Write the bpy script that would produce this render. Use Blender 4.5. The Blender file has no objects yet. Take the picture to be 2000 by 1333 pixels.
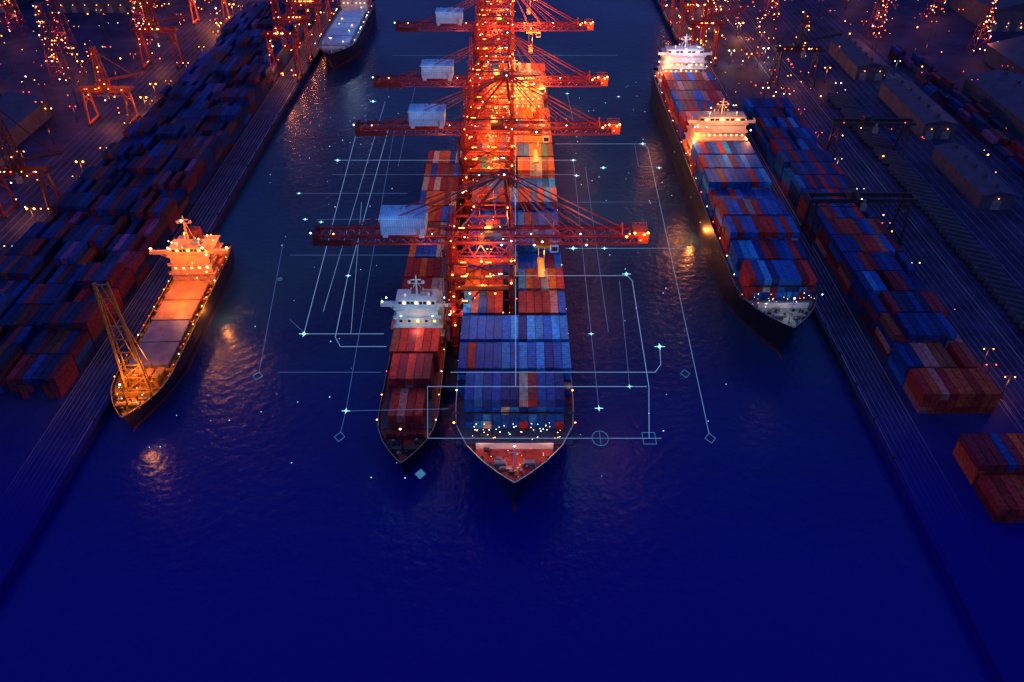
import bpy, math, random
from mathutils import Vector, Matrix
random.seed(7)
R = random.Random(11)
scene = bpy.context.scene
COL = scene.collection
scene.view_settings.view_transform = 'Standard'
scene.view_settings.look = 'None'
scene.view_settings.exposure = 0

# ------------------------------------------------------------------ materials
def nodes_of(m):
    m.use_nodes = True
    return m.node_tree.nodes, m.node_tree.links

def mat(name, col, rough=0.6, metal=0.0, var=0.25, scale=0.3, bump=0.0, bscale=2.0, navy_fade=None):
    m = bpy.data.materials.new(name)
    n, l = nodes_of(m)
    b = n["Principled BSDF"]
    b.inputs["Roughness"].default_value = rough
    b.inputs["Metallic"].default_value = metal
    tc = n.new("ShaderNodeTexCoord")
    no = n.new("ShaderNodeTexNoise")
    no.inputs["Scale"].default_value = scale
    no.inputs["Detail"].default_value = 8
    no.inputs["Roughness"].default_value = 0.65
    l.new(tc.outputs["Object"], no.inputs["Vector"])
    r = n.new("ShaderNodeValToRGB")
    r.color_ramp.elements[0].position = 0.3
    r.color_ramp.elements[1].position = 0.7
    lo = [c * (1 - var) for c in col]
    hi = [min(1, c * (1 + var)) for c in col]
    r.color_ramp.elements[0].color = (*lo, 1)
    r.color_ramp.elements[1].color = (*hi, 1)
    l.new(no.outputs["Fac"], r.inputs["Fac"])
    out = r.outputs["Color"]
    if navy_fade:   # navy fade to the near end, painted into the base colour
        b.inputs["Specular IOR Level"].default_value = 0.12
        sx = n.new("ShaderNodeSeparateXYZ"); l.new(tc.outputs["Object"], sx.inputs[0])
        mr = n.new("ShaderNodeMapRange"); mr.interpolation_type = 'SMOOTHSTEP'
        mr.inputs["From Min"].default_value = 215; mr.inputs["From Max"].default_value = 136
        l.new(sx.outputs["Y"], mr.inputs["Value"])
        mx = n.new("ShaderNodeMix"); mx.data_type = 'RGBA'; mx.inputs[7].default_value = (*navy_fade, 1)
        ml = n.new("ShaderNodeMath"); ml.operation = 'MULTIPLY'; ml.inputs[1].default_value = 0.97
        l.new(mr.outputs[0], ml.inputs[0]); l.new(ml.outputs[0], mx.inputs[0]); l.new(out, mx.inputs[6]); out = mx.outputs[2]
    l.new(out, b.inputs["Base Color"])
    if bump > 0:
        n2 = n.new("ShaderNodeTexNoise")
        n2.inputs["Scale"].default_value = bscale
        n2.inputs["Detail"].default_value = 5
        l.new(tc.outputs["Object"], n2.inputs["Vector"])
        bp = n.new("ShaderNodeBump")
        bp.inputs["Strength"].default_value = bump
        l.new(n2.outputs["Fac"], bp.inputs["Height"])
        l.new(bp.outputs["Normal"], b.inputs["Normal"])
    return m

def emat(name, col, s):
    m = bpy.data.materials.new(name)
    n, l = nodes_of(m)
    b = n["Principled BSDF"]
    b.inputs["Base Color"].default_value = (*[c * 0.5 for c in col], 1)
    b.inputs["Emission Color"].default_value = (*col, 1)
    b.inputs["Emission Strength"].default_value = s
    try:
        m.cycles.emission_sampling = 'NONE'
    except Exception:
        pass
    return m

M_red = mat("red_steel", (0.34, 0.020, 0.012), 0.4, 0.1, 0.6, 0.4)
M_dred = mat("dark_red_steel", (0.12, 0.012, 0.014), 0.5, 0.1, 0.5, 0.4)
M_orange = mat("orange_steel", (0.70, 0.12, 0.02), 0.4, 0.1, 0.3, 0.5)
M_yellow = mat("yellow_steel", (0.50, 0.20, 0.02), 0.45, 0.1, 0.5, 0.5)
M_white = mat("white_paint", (0.7, 0.68, 0.66), 0.45, 0, 0.2, 0.5)
M_cream = mat("cream_paint", (0.7, 0.42, 0.28), 0.45, 0, 0.3, 0.5)
M_amberlit = mat("amber_paint", (0.75, 0.34, 0.14), 0.45, 0, 0.35, 0.6)  # white superstructure with the amber lamplight put into its colour
M_teal = mat("pale_teal_paint", (0.40, 0.62, 0.68), 0.45, 0, 0.25, 0.5)
M_house = mat("pale_blue_panel", (0.34, 0.58, 0.90), 0.4, 0.1, 0.25, 0.4)
M_housed = mat("blue_panel_rib", (0.20, 0.40, 0.70), 0.4, 0.1, 0.25, 0.4)
M_dark = mat("dark_steel", (0.03, 0.03, 0.04), 0.5, 0.3, 0.4, 0.6)
M_grey = mat("grey_steel", (0.22, 0.23, 0.26), 0.5, 0.3, 0.3, 0.6)
M_glass = mat("dark_glass", (0.02, 0.03, 0.05), 0.1, 0.0, 0.2, 1.0)
M_hull = mat("navy_hull_paint", (0.015, 0.02, 0.06), 0.45, 0.1, 0.5, 0.15)
M_hullblk = mat("black_hull_paint", (0.012, 0.012, 0.025), 0.45, 0.1, 0.5, 0.15)
M_boot = mat("red_antifouling", (0.10, 0.015, 0.02), 0.6, 0, 0.4, 0.3)
M_deckred = mat("red_oxide_deck", (0.30, 0.035, 0.03), 0.7, 0, 0.7, 0.5)
M_deckblue = mat("blue_grey_deck", (0.04, 0.05, 0.10), 0.7, 0, 0.5, 0.5)
M_deckgreen = mat("green_grey_deck", (0.16, 0.24, 0.23), 0.7, 0, 0.8, 0.9)
M_deckyel = mat("ochre_deck", (0.6, 0.24, 0.03), 0.7, 0, 0.7, 0.6)
M_hatchlit = mat("hatch_cover_paint", (0.6, 0.22, 0.06), 0.5, 0, 0.45, 0.2)  # orange lamplight painted into the covers nearest the bridge
M_hatchg = mat("grey_hatch_cover_paint", (0.20, 0.14, 0.18), 0.5, 0, 0.45, 0.2)
M_lifeb = mat("lifeboat_orange", (0.8, 0.2, 0.03), 0.4)
M_quay = mat("quay_concrete", (0.026, 0.028, 0.085), 0.7, 0, 0.6, 0.07, 0.3, 1.5, navy_fade=(0.0012, 0.0012, 0.225))
M_wall = mat("quay_wall", (0.02, 0.02, 0.06), 0.85, 0, 0.5, 0.3, 0.4, 2, navy_fade=(0.0012, 0.0012, 0.25))
M_line = mat("painted_marking", (0.24, 0.22, 0.36), 0.7, 0, 0.8, 0.12, navy_fade=(0.0012, 0.0012, 0.23))
M_rail = mat("rail_steel", (0.3, 0.28, 0.3), 0.3, 0.3, 0.4, 0.5, navy_fade=(0.002, 0.002, 0.22))
M_roof = mat("warehouse_roof", (0.04, 0.045, 0.09), 0.6, 0.1, 0.4, 0.2)
M_wallb = mat("warehouse_wall", (0.06, 0.06, 0.10), 0.7, 0, 0.4, 0.3)
M_tarp = mat("tarpaulin", (0.03, 0.035, 0.07), 0.7, 0, 0.5, 0.5)
E_or = emat("lamp_orange", (1.0, 0.28, 0.04), 14)
E_red = emat("lamp_red", (1.0, 0.07, 0.02), 8)
E_wh = emat("lamp_warm_white", (1.0, 0.68, 0.42), 13)
E_cy = emat("lamp_cool_white", (0.55, 0.85, 1.0), 10)
E_bar = emat("lamp_tube_amber", (1.0, 0.38, 0.06), 4.5)
E_win = emat("lit_window", (1.0, 0.55, 0.2), 2.2)
E_line = emat("light_line", (0.30, 0.65, 1.0), 0.5)
E_line2 = emat("light_line_faint", (0.25, 0.5, 1.0), 0.2)
E_node = emat("light_node", (0.35, 0.95, 1.0), 1.5)
E_node2 = emat("light_node_faint", (0.12, 0.45, 0.7), 0.3)

def contmat(name, use_attr):
    m = bpy.data.materials.new(name)
    n, l = nodes_of(m)
    b = n["Principled BSDF"]
    b.inputs["Roughness"].default_value = 0.6
    b.inputs["Specular IOR Level"].default_value = 0.18
    if use_attr:
        a = n.new("ShaderNodeVertexColor"); a.layer_name = "Col"
    else:
        a = n.new("ShaderNodeObjectInfo")
    g = n.new("ShaderNodeNewGeometry")
    no = n.new("ShaderNodeTexNoise"); no.inputs["Scale"].default_value = 0.9
    no.inputs["Detail"].default_value = 8
    l.new(g.outputs["Position"], no.inputs["Vector"])
    r = n.new("ShaderNodeValToRGB")
    r.color_ramp.elements[0].position = 0.32; r.color_ramp.elements[0].color = (0.35, 0.33, 0.32, 1)
    r.color_ramp.elements[1].position = 0.62; r.color_ramp.elements[1].color = (1, 1, 1, 1)
    l.new(no.outputs["Fac"], r.inputs["Fac"])
    mx = n.new("ShaderNodeMix"); mx.data_type = 'RGBA'; mx.blend_type = 'MULTIPLY'
    mx.inputs[0].default_value = 0.8
    l.new(a.outputs["Color"], mx.inputs[6]); l.new(r.outputs["Color"], mx.inputs[7])
    l.new(mx.outputs[2], b.inputs["Base Color"])
    return m
M_cobj = contmat("container_paint", False)
M_catt = contmat("container_paint_far", True)

# water
M_water = bpy.data.materials.new("harbour_water")
n, l = nodes_of(M_water)
b = n["Principled BSDF"]
b.inputs["Roughness"].default_value = 0.25
b.inputs["IOR"].default_value = 1.33
tc = n.new("ShaderNodeTexCoord")
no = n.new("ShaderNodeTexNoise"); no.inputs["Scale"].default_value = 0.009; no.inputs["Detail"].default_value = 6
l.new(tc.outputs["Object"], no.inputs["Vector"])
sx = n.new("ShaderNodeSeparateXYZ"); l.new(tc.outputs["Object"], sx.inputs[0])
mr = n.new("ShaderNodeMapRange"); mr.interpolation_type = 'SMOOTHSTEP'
mr.inputs["From Min"].default_value = 105; mr.inputs["From Max"].default_value = 275  # water turns navy toward the near end, a fade painted into its colour
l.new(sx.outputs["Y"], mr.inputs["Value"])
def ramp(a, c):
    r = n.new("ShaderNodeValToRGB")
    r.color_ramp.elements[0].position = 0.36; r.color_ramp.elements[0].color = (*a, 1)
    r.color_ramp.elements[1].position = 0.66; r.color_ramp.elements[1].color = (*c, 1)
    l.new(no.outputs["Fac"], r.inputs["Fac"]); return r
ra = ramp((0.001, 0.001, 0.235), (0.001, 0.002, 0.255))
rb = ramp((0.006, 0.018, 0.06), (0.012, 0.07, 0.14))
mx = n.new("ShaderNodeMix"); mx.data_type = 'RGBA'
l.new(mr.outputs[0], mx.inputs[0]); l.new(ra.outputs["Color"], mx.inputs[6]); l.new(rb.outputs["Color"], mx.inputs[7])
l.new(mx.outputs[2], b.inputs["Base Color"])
n2 = n.new("ShaderNodeTexNoise"); n2.inputs["Scale"].default_value = 0.35; n2.inputs["Detail"].default_value = 6
l.new(tc.outputs["Object"], n2.inputs["Vector"])
bp = n.new("ShaderNodeBump"); bp.inputs["Strength"].default_value = 0.5; bp.inputs["Distance"].default_value = 0.8
l.new(n2.outputs["Fac"], bp.inputs["Height"]); l.new(bp.outputs["Normal"], b.inputs["Normal"])

# ------------------------------------------------------------------ mesh builder
class MB:
    def __init__(s):
        s.v = []; s.f = []; s.m = []; s.c = []
    def quad(s, a, b_, c, d, mi=0):
        i = len(s.v); s.v += [a, b_, c, d]; s.f.append((i, i+1, i+2, i+3)); s.m.append(mi)
    def hexa(s, p, mi=0, col=None):
        i = len(s.v); s.v += p
        for q in ((0,3,2,1),(4,5,6,7),(0,1,5,4),(1,2,6,5),(2,3,7,6),(3,0,4,7)):
            s.f.append(tuple(i+k for k in q)); s.m.append(mi)
            if col: s.c.append(col)
    def box(s, x0, x1, y0, y1, z0, z1, mi=0, col=None):
        s.hexa([(x0,y0,z0),(x1,y0,z0),(x1,y1,z0),(x0,y1,z0),(x0,y0,z1),(x1,y0,z1),(x1,y1,z1),(x0,y1,z1)], mi, col)
    def rbox(s, x, y, z, sx, sy, sz, yaw=0, mi=0, col=None):
        c, sn = math.cos(yaw), math.sin(yaw)
        p = []
        for zz in (z, z+sz):
            for (a, b_) in ((-sx/2,-sy/2),(sx/2,-sy/2),(sx/2,sy/2),(-sx/2,sy/2)):
                p.append((x + a*c - b_*sn, y + a*sn + b_*c, zz))
        s.hexa(p, mi, col)
    def beam(s, p, q, w, h=None, mi=0):
        h = h or w
        p = Vector(p); q = Vector(q); d = (q-p).normalized()
        up = Vector((0,0,1)) if abs(d.z) < 0.95 else Vector((0,1,0))
        a = d.cross(up).normalized(); u = a.cross(d).normalized()
        P = []
        for o in (p, q):
            for (i, j) in ((-1,-1),(1,-1),(1,1),(-1,1)):
                P.append(tuple(o + a*(i*w/2) + u*(j*h/2)))
        s.hexa(P, mi)
    def cyl(s, p, q, r, n=8, mi=0, r2=None):
        r2 = r if r2 is None else r2
        p = Vector(p); q = Vector(q); d = (q-p).normalized()
        up = Vector((0,0,1)) if abs(d.z) < 0.95 else Vector((0,1,0))
        a = d.cross(up).normalized(); u = a.cross(d).normalized()
        i = len(s.v)
        for o, rr in ((p, r), (q, r2)):
            for k in range(n):
                t = 2*math.pi*k/n
                s.v.append(tuple(o + a*(rr*math.cos(t)) + u*(rr*math.sin(t))))
        for k in range(n):
            s.f.append((i+k, i+(k+1)%n, i+n+(k+1)%n, i+n+k)); s.m.append(mi)
        s.f.append(tuple(i+k for k in range(n))[::-1]); s.m.append(mi)
        s.f.append(tuple(i+n+k for k in range(n))); s.m.append(mi)
    def ball(s, x, y, z, r, mi=0):
        i = len(s.v)
        s.v += [(x+r,y,z),(x-r,y,z),(x,y+r,z),(x,y-r,z),(x,y,z+r),(x,y,z-r)]
        for q in ((0,2,4),(2,1,4),(1,3,4),(3,0,4),(2,0,5),(1,2,5),(3,1,5),(0,3,5)):
            s.f.append(tuple(i+k for k in q)); s.m.append(mi)
    def mesh(s, name, mats, origin=(0,0,0)):
        me = bpy.data.meshes.new(name)
        o = origin
        me.from_pydata([(a-o[0], b_-o[1], c-o[2]) for a, b_, c in s.v], [], s.f)
        for m_ in (mats if isinstance(mats, (list, tuple)) else [mats]):
            me.materials.append(m_)
        me.polygons.foreach_set("material_index", s.m)
        if s.c:
            ca = me.color_attributes.new("Col", 'FLOAT_COLOR', 'CORNER')
            for p in me.polygons:
                for li in p.loop_indices:
                    ca.data[li].color = (*s.c[p.index], 1)
        me.update()
        return me
    def obj(s, name, mats, parent=None, origin=(0,0,0), label=None, category=None, kind=None, group=None):
        o = bpy.data.objects.new(name, s.mesh(name, mats, origin))
        COL.objects.link(o)
        if parent: o.parent = parent
        else: o.location = origin
        tag(o, label, category, kind, group)
        return o

def tag(o, label=None, category=None, kind=None, group=None):
    if label: o["label"] = label
    if category: o["category"] = category
    if kind: o["kind"] = kind
    if group: o["group"] = group

def empty(name, loc, label, category, group=None):
    e = bpy.data.objects.new(name, None)
    e.empty_display_size = 1
    e.location = loc
    COL.objects.link(e)
    tag(e, label, category, None, group)
    return e

def inst(name, me, parent, loc, rotz=0, scale=1):
    o = bpy.data.objects.new(name, me)
    COL.objects.link(o)
    if parent: o.parent = parent
    o.location = loc; o.rotation_euler = (0, 0, rotz); o.scale = (scale,)*3
    return o

def plight(name, loc, col, power, parent=None, radius=0.5):
    li = bpy.data.lights.new(name, 'POINT')
    li.color = col; li.energy = power; li.shadow_soft_size = radius
    o = bpy.data.objects.new(name, li)
    COL.objects.link(o)
    if parent: o.parent = parent
    o.location = loc
    return o

def copy_thing(e, loc):
    ch = [o for o in bpy.data.objects if o.parent == e]
    sub = {c: [o for o in bpy.data.objects if o.parent == c] for c in ch}
    ne = e.copy(); ne.location = loc; COL.objects.link(ne)
    for c in ch:
        nc = c.copy(); nc.parent = ne; COL.objects.link(nc)
        for s_ in sub[c]:
            ns = s_.copy(); ns.parent = nc; COL.objects.link(ns)
    return ne

OR = (1.0, 0.27, 0.05); WH = (1.0, 0.72, 0.45); CW = (0.6, 0.8, 1.0); RD = (1.0, 0.12, 0.04)
def bulbmesh(nm, em, r):
    m_ = MB(); m_.ball(0, 0, 0, r, 0); m_.box(-r*0.5, r*0.5, -r*0.3, r*0.3, r*0.9, r*1.3, 1)
    return m_.mesh(nm, [em, M_dark])
BULB = {k: bulbmesh("floodlight_" + k, e, r) for k, e, r in
        (("orange", E_or, 0.36), ("red", E_red, 0.34), ("white", E_wh, 0.34), ("cool", E_cy, 0.32))}
def bulb(parent, loc, kind, s=1.0, name="floodlight"):
    return inst(name, BULB[kind], parent, loc, 0, s)

# ------------------------------------------------------------------ world, sun, camera
w = bpy.data.worlds.new("World"); scene.world = w; w.use_nodes = True
n, l = w.node_tree.nodes, w.node_tree.links
bg = n["Background"]
sky = n.new("ShaderNodeTexSky"); sky.sky_type = 'NISHITA'; sky.sun_disc = False
sky.sun_elevation = math.radians(2); sky.sun_rotation = math.radians(160)
mx = n.new("ShaderNodeMix"); mx.data_type = 'RGBA'; mx.blend_type = 'MULTIPLY'; mx.inputs[0].default_value = 1
mx.inputs[7].default_value = (0.006, 0.010, 0.04, 1)
ad = n.new("ShaderNodeMix"); ad.data_type = 'RGBA'; ad.blend_type = 'ADD'; ad.inputs[0].default_value = 1
ad.inputs[7].default_value = (0.042, 0.064, 0.31, 1)
l.new(sky.outputs["Color"], mx.inputs[6]); l.new(mx.outputs[2], ad.inputs[6]); l.new(ad.outputs[2], bg.inputs["Color"])
bg.inputs["Strength"].default_value = 1.0
sl = bpy.data.lights.new("moonlight", 'SUN'); sl.energy = 0.28; sl.angle = math.radians(10); sl.color = (0.4, 0.65, 1.0)
so = bpy.data.objects.new("moonlight", sl); COL.objects.link(so); so.rotation_euler = (math.radians(38), math.radians(-18), 0)
cam = bpy.data.cameras.new("camera"); co = bpy.data.objects.new("camera", cam); COL.objects.link(co)
co.location = (0, 0, 170); co.rotation_euler = (math.radians(90-37.03), 0, 0)
cam.lens = 28.8; cam.sensor_width = 36; cam.shift_x = -0.0025; cam.clip_end = 9000; cam.clip_start = 1
scene.camera = co
T = math.radians(37.03)
def in_view(x, y, z):
    dz = z-170
    d = y*math.cos(T) - dz*math.sin(T)
    if d <= 0: return False
    dn = -y*math.sin(T) - dz*math.cos(T)
    return abs(x/d) < 0.64 and abs(dn/d) < 0.43

# ------------------------------------------------------------------ setting
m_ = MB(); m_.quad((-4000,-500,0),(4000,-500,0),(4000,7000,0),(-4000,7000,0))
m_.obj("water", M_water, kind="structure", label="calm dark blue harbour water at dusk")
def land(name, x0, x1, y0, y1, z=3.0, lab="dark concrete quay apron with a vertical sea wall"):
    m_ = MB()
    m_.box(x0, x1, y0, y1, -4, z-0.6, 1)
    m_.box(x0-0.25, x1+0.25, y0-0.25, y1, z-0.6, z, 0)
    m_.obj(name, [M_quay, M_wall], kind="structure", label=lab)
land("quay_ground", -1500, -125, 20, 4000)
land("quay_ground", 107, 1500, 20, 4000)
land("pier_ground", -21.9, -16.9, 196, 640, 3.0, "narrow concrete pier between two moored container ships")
m_ = MB()
for x in (-127.5,-129,-130.5,-132.2,-133.5,-135.0,-136.5,-137.5,-194,-196,-198,-201,-204.5,-208,-211.5,-215,-218.5,-222):
    m_.quad((x-0.07,30,3.004),(x+0.07,30,3.004),(x+0.07,1500,3.004),(x-0.07,1500,3.004))
for x in (109,110.5,112,113.5,115,116.5,118,149,151,153,155,157,159.5,162,164.5,168,171,188,192,196,200,204,208,214,220,224,228,232):
    m_.quad((x-0.07,30,3.004),(x+0.07,30,3.004),(x+0.07,1500,3.004),(x-0.07,1500,3.004))
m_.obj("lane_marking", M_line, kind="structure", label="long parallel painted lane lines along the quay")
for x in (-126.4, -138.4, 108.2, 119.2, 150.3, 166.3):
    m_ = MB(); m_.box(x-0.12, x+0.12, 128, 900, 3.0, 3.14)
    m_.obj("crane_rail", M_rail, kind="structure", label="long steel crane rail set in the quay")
def bollard_mesh():
    m_ = MB(); m_.cyl((0,0,0),(0,0,0.7),0.35,8); m_.cyl((0,0,0.7),(0,0,0.95),0.55,8)
    return m_.mesh("bollard", M_dark)
BM = bollard_mesh()
for k in range(19):
    for x in (-125.8, 107.9):
        o = inst("bollard", BM, None, (x, 166+k*16, 3)); tag(o, "small dark mooring bollard at the quay edge", "bollard", None, "mooring bollards along the quay edges")

# ------------------------------------------------------------------ containers
BLUE=(0.008,0.13,0.56); LB=(0.03,0.34,0.80); NAVY=(0.010,0.05,0.26); RED=(0.50,0.04,0.04); MAR=(0.24,0.025,0.05)
PINK=(0.58,0.20,0.20); CREAM=(0.7,0.58,0.42); ORG=(0.75,0.18,0.03); TEAL=(0.03,0.32,0.34); GREY=(0.35,0.36,0.42); BRN=(0.30,0.08,0.05); PUR=(0.22,0.08,0.24)
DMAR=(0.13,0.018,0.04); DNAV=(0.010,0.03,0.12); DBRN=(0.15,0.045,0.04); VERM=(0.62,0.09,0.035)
CONT = []
CX, CY, CZ = 2.36, 12.19, 2.59
def stack(x, y, z, tiers, colf, yaw=0):
    for t in range(tiers):
        c = colf()
        v = R.uniform(0.6, 1.2)
        CONT.append([x, y, z+t*(CZ+0.03), yaw, tuple(min(1, k*v) for k in c), t == tiers-1])
def pal(*pairs):
    cs = [p[0] for p in pairs]; ws = [p[1] for p in pairs]
    return lambda: R.choices(cs, ws)[0]
P_blue = pal((BLUE,11),(LB,4),(NAVY,2),(RED,0.8),(CREAM,0.4))
P_mixA = pal((PINK,4),(RED,6),(BLUE,3),(MAR,2),(LB,1))
P_multi = pal((ORG,5),(CREAM,3),(TEAL,2),(PINK,3),(RED,4),(LB,1))
P_far = pal((ORG,4),(CREAM,2),(BLUE,3),(RED,4),(BRN,2),(TEAL,1))
P_bs = pal((MAR,6),(PINK,2),(RED,4),(BRN,2),(PUR,1))
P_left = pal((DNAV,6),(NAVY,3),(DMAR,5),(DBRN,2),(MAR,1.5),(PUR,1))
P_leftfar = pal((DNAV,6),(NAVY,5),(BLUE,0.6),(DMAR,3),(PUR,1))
P_right = pal((RED,2),(MAR,4),(PINK,1.5),(BLUE,1.5),(NAVY,4),(BRN,2))
P_rightb = pal((BLUE,1.5),(NAVY,6),(LB,0.7),(MAR,3),(DNAV,2))
P_or = pal((RED,4),(VERM,6),(PINK,0.7))
P_rnear = pal((RED,5),(MAR,4),(VERM,3),(BLUE,0.5))
P_D = pal((BLUE,8),(RED,3),(LB,2),(MAR,2),(NAVY,3),(GREY,0.6))
P_Dfar = pal((RED,4),(PINK,2),(MAR,4),(BRN,2),(BLUE,2))

CRANE_Y = [222, 306, 359, 441, 512]
def hits_crane(x, y):
    for cy in CRANE_Y:
        for ly in (-8, 8):
            if abs(y-(cy+ly)) < 7.3 and abs(x-(-1)) < 2.4: return True
    return False

bayA = [P_blue, P_blue, P_blue, P_mixA, P_multi, P_blue, P_blue, P_blue, P_mixA, P_blue, P_far, P_far, P_multi, P_far, P_far]
tierA = [4,4,4,4,4,3,4,4,5,4,5,5,5,5,5]
AX = 0.0
for i in range(15):
    y = 172.1 + i*13.6
    for k in range(13):
        x = AX + (k-6)*2.47
        if hits_crane(x, y) or y > 364: continue
        if i == 0 and k in (0, 12): continue
        t = tierA[i]
        stack(x, y, 14.5, t, bayA[i])
for i in range(4):
    y = 393 + i*13.25
    for k in range(13):
        x = AX + (k-6)*2.47
        if hits_crane(x, y): continue
        stack(x, y, 14.5, 4, P_far)
for i in range(12):
    y = 178.2 + i*13.2
    if i >= 3: y = 234 + (i-3)*13.2
    nc = 4 if i == 0 else (5 if i == 1 else 6)
    for k in range(nc):
        stack(-31 + (k-(nc-1)/2)*2.47, y, 8.5, 3 if i else 2, P_bs if i < 3 else P_far)
DX = 89.5
for i in range(8):
    y = 236 + i*13.4
    nc = 9 if i == 0 else 10
    for k in range(nc):
        stack(DX + (k-(nc-1)/2)*2.47, y, 14.5, 3 if i in (0,1,4) else 4, P_D)
for i in range(5):
    y = 365 + i*13.4
    for k in range(10):
        stack(DX + (k-4.5)*2.47, y, 14.5, 4, P_Dfar)
for i in range(18):
    y = 191 + i*13.0
    pf = P_or if i == 0 else (P_right if i in (1,2,5,6,7,8,9) else P_rightb)
    x0 = 133.5 - i*0.12
    t0 = 3 if i in (0,1) else 4
    for k in range(9):
        stack(x0 + (k-4)*2.55, y, 3.0, max(1, t0 - (1 if (i > 0 and R.random() < 0.08) else 0)), pf, 0)
for i in range(2):
    for k in range(8):
        stack(135.5 + (k-3.5)*2.55, 148.5 + i*13.4, 3.0, 2 + i, P_rnear)
for i in range(16):
    for k in range(5):
        if R.random() < 0.8: stack(240 + (k-2)*2.6, 300 + i*14, 3.0, R.randint(1,3), P_left)
# left yard: long blocks of rows parallel to the quay
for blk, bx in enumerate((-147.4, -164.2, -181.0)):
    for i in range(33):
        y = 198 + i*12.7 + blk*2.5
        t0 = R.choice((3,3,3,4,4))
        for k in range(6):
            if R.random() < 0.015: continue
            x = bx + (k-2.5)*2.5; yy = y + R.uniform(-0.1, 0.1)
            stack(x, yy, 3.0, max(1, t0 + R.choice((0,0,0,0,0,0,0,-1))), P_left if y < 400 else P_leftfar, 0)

def container_mesh():
    m_ = MB(); hx, hy = CX/2, CY/2; H = CZ
    for sx in (-1, 1):
        for sy in (-1, 1):
            m_.box(sx*hx-(0.16 if sx > 0 else 0), sx*hx+(0.16 if sx < 0 else 0), sy*hy-(0.16 if sy > 0 else 0), sy*hy+(0.16 if sy < 0 else 0), 0, H)
    for sx in (-1, 1):
        x0, x1 = (hx-0.1, hx-0.005) if sx > 0 else (-hx+0.005, -hx+0.1)
        m_.box(x0, x1, -hy+0.16, hy-0.16, 0.0, 0.15); m_.box(x0, x1, -hy+0.16, hy-0.16, H-0.12, H-0.005)
        N = 28; pts = []
        for k in range(N+1):
            yk = -hy+0.16 + (CY-0.32)*k/N
            pts.append((sx*(hx-(0.03 if k % 2 else 0.09)), yk))
        for k in range(N):
            a, b_ = pts[k], pts[k+1]
            q = [(a[0],a[1],0.15),(b_[0],b_[1],0.15),(b_[0],b_[1],H-0.12),(a[0],a[1],H-0.12)]
            m_.quad(*(q if sx > 0 else q[::-1]))
    N = 28
    for k in range(N):
        ya = -hy+0.1 + (CY-0.2)*k/N; yb = -hy+0.1 + (CY-0.2)*(k+1)/N
        za = H-(0.03 if k % 2 else 0.09); zb = H-(0.09 if k % 2 else 0.03)
        m_.quad((-hx+0.1,ya,za),(hx-0.1,ya,za),(hx-0.1,yb,zb),(-hx+0.1,yb,zb))
    for sy in (-1, 1):
        y0 = sy*(hy-0.05); y1 = sy*(hy-0.09)
        m_.box(-hx+0.16, hx-0.16, min(y0,y1), max(y0,y1), 0.1, H-0.1)
        m_.box(-hx+0.16, hx-0.16, min(sy*hy,sy*(hy-0.1)), max(sy*hy,sy*(hy-0.1)), H-0.12, H-0.004)
        for rx in (-0.75, -0.3, 0.3, 0.75):
            m_.cyl((rx, sy*(hy-0.02), 0.12), (rx, sy*(hy-0.02), H-0.14), 0.035, 5, 1)
    return m_.mesh("shipping_container", [M_cobj, M_dark])
CM = container_mesh()
vis = [c for c in CONT if in_view(c[0], c[1], c[2]+2)]
def score(c):
    d = math.sqrt(c[0]**2 + c[1]**2 + (170-c[2])**2)
    return d + (0 if c[5] else 400)
vis.sort(key=score)
chosen = set(id(c) for c in vis[:296])
def cname(c):
    r_, g_, b_ = c
    if r_ > 0.4 and g_ > 0.3: return "cream"
    if b_ > r_*1.3 and b_ > g_*1.6: return "dark navy" if b_ < 0.3 else ("light blue" if r_ > 0.018 else "blue")
    if g_ > 0.15 and b_ > 0.15 and r_ < 0.06: return "teal"
    if r_ > 0.36 and b_ < 0.045 and g_ > 0.05: return "orange-red"
    if r_ > 0.3 and g_ > 0.12: return "faded pink"
    if r_ > 0.28 and g_ < 0.1: return "red"
    return "dull maroon"
rest = MB()
for c in CONT:
    if id(c) in chosen:
        o = bpy.data.objects.new("shipping_container", CM); COL.objects.link(o)
        o.location = c[:3]; o.rotation_euler = (0, 0, c[3]); o.color = (*c[4], 1)
        where = "stacked on the quay" if abs(c[0]) > 112 else "stacked on a container ship"
        tag(o, "%s corrugated steel shipping container %s" % (cname(c[4]), where), "shipping container", None, "stacked shipping containers")
    else:
        rest.rbox(c[0], c[1], c[2], CX, CY, CZ, c[3], 0, c[4])
rest.obj("stacked_containers", M_catt, kind="stuff", label="further stacks of coloured shipping containers", category="shipping containers")

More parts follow.
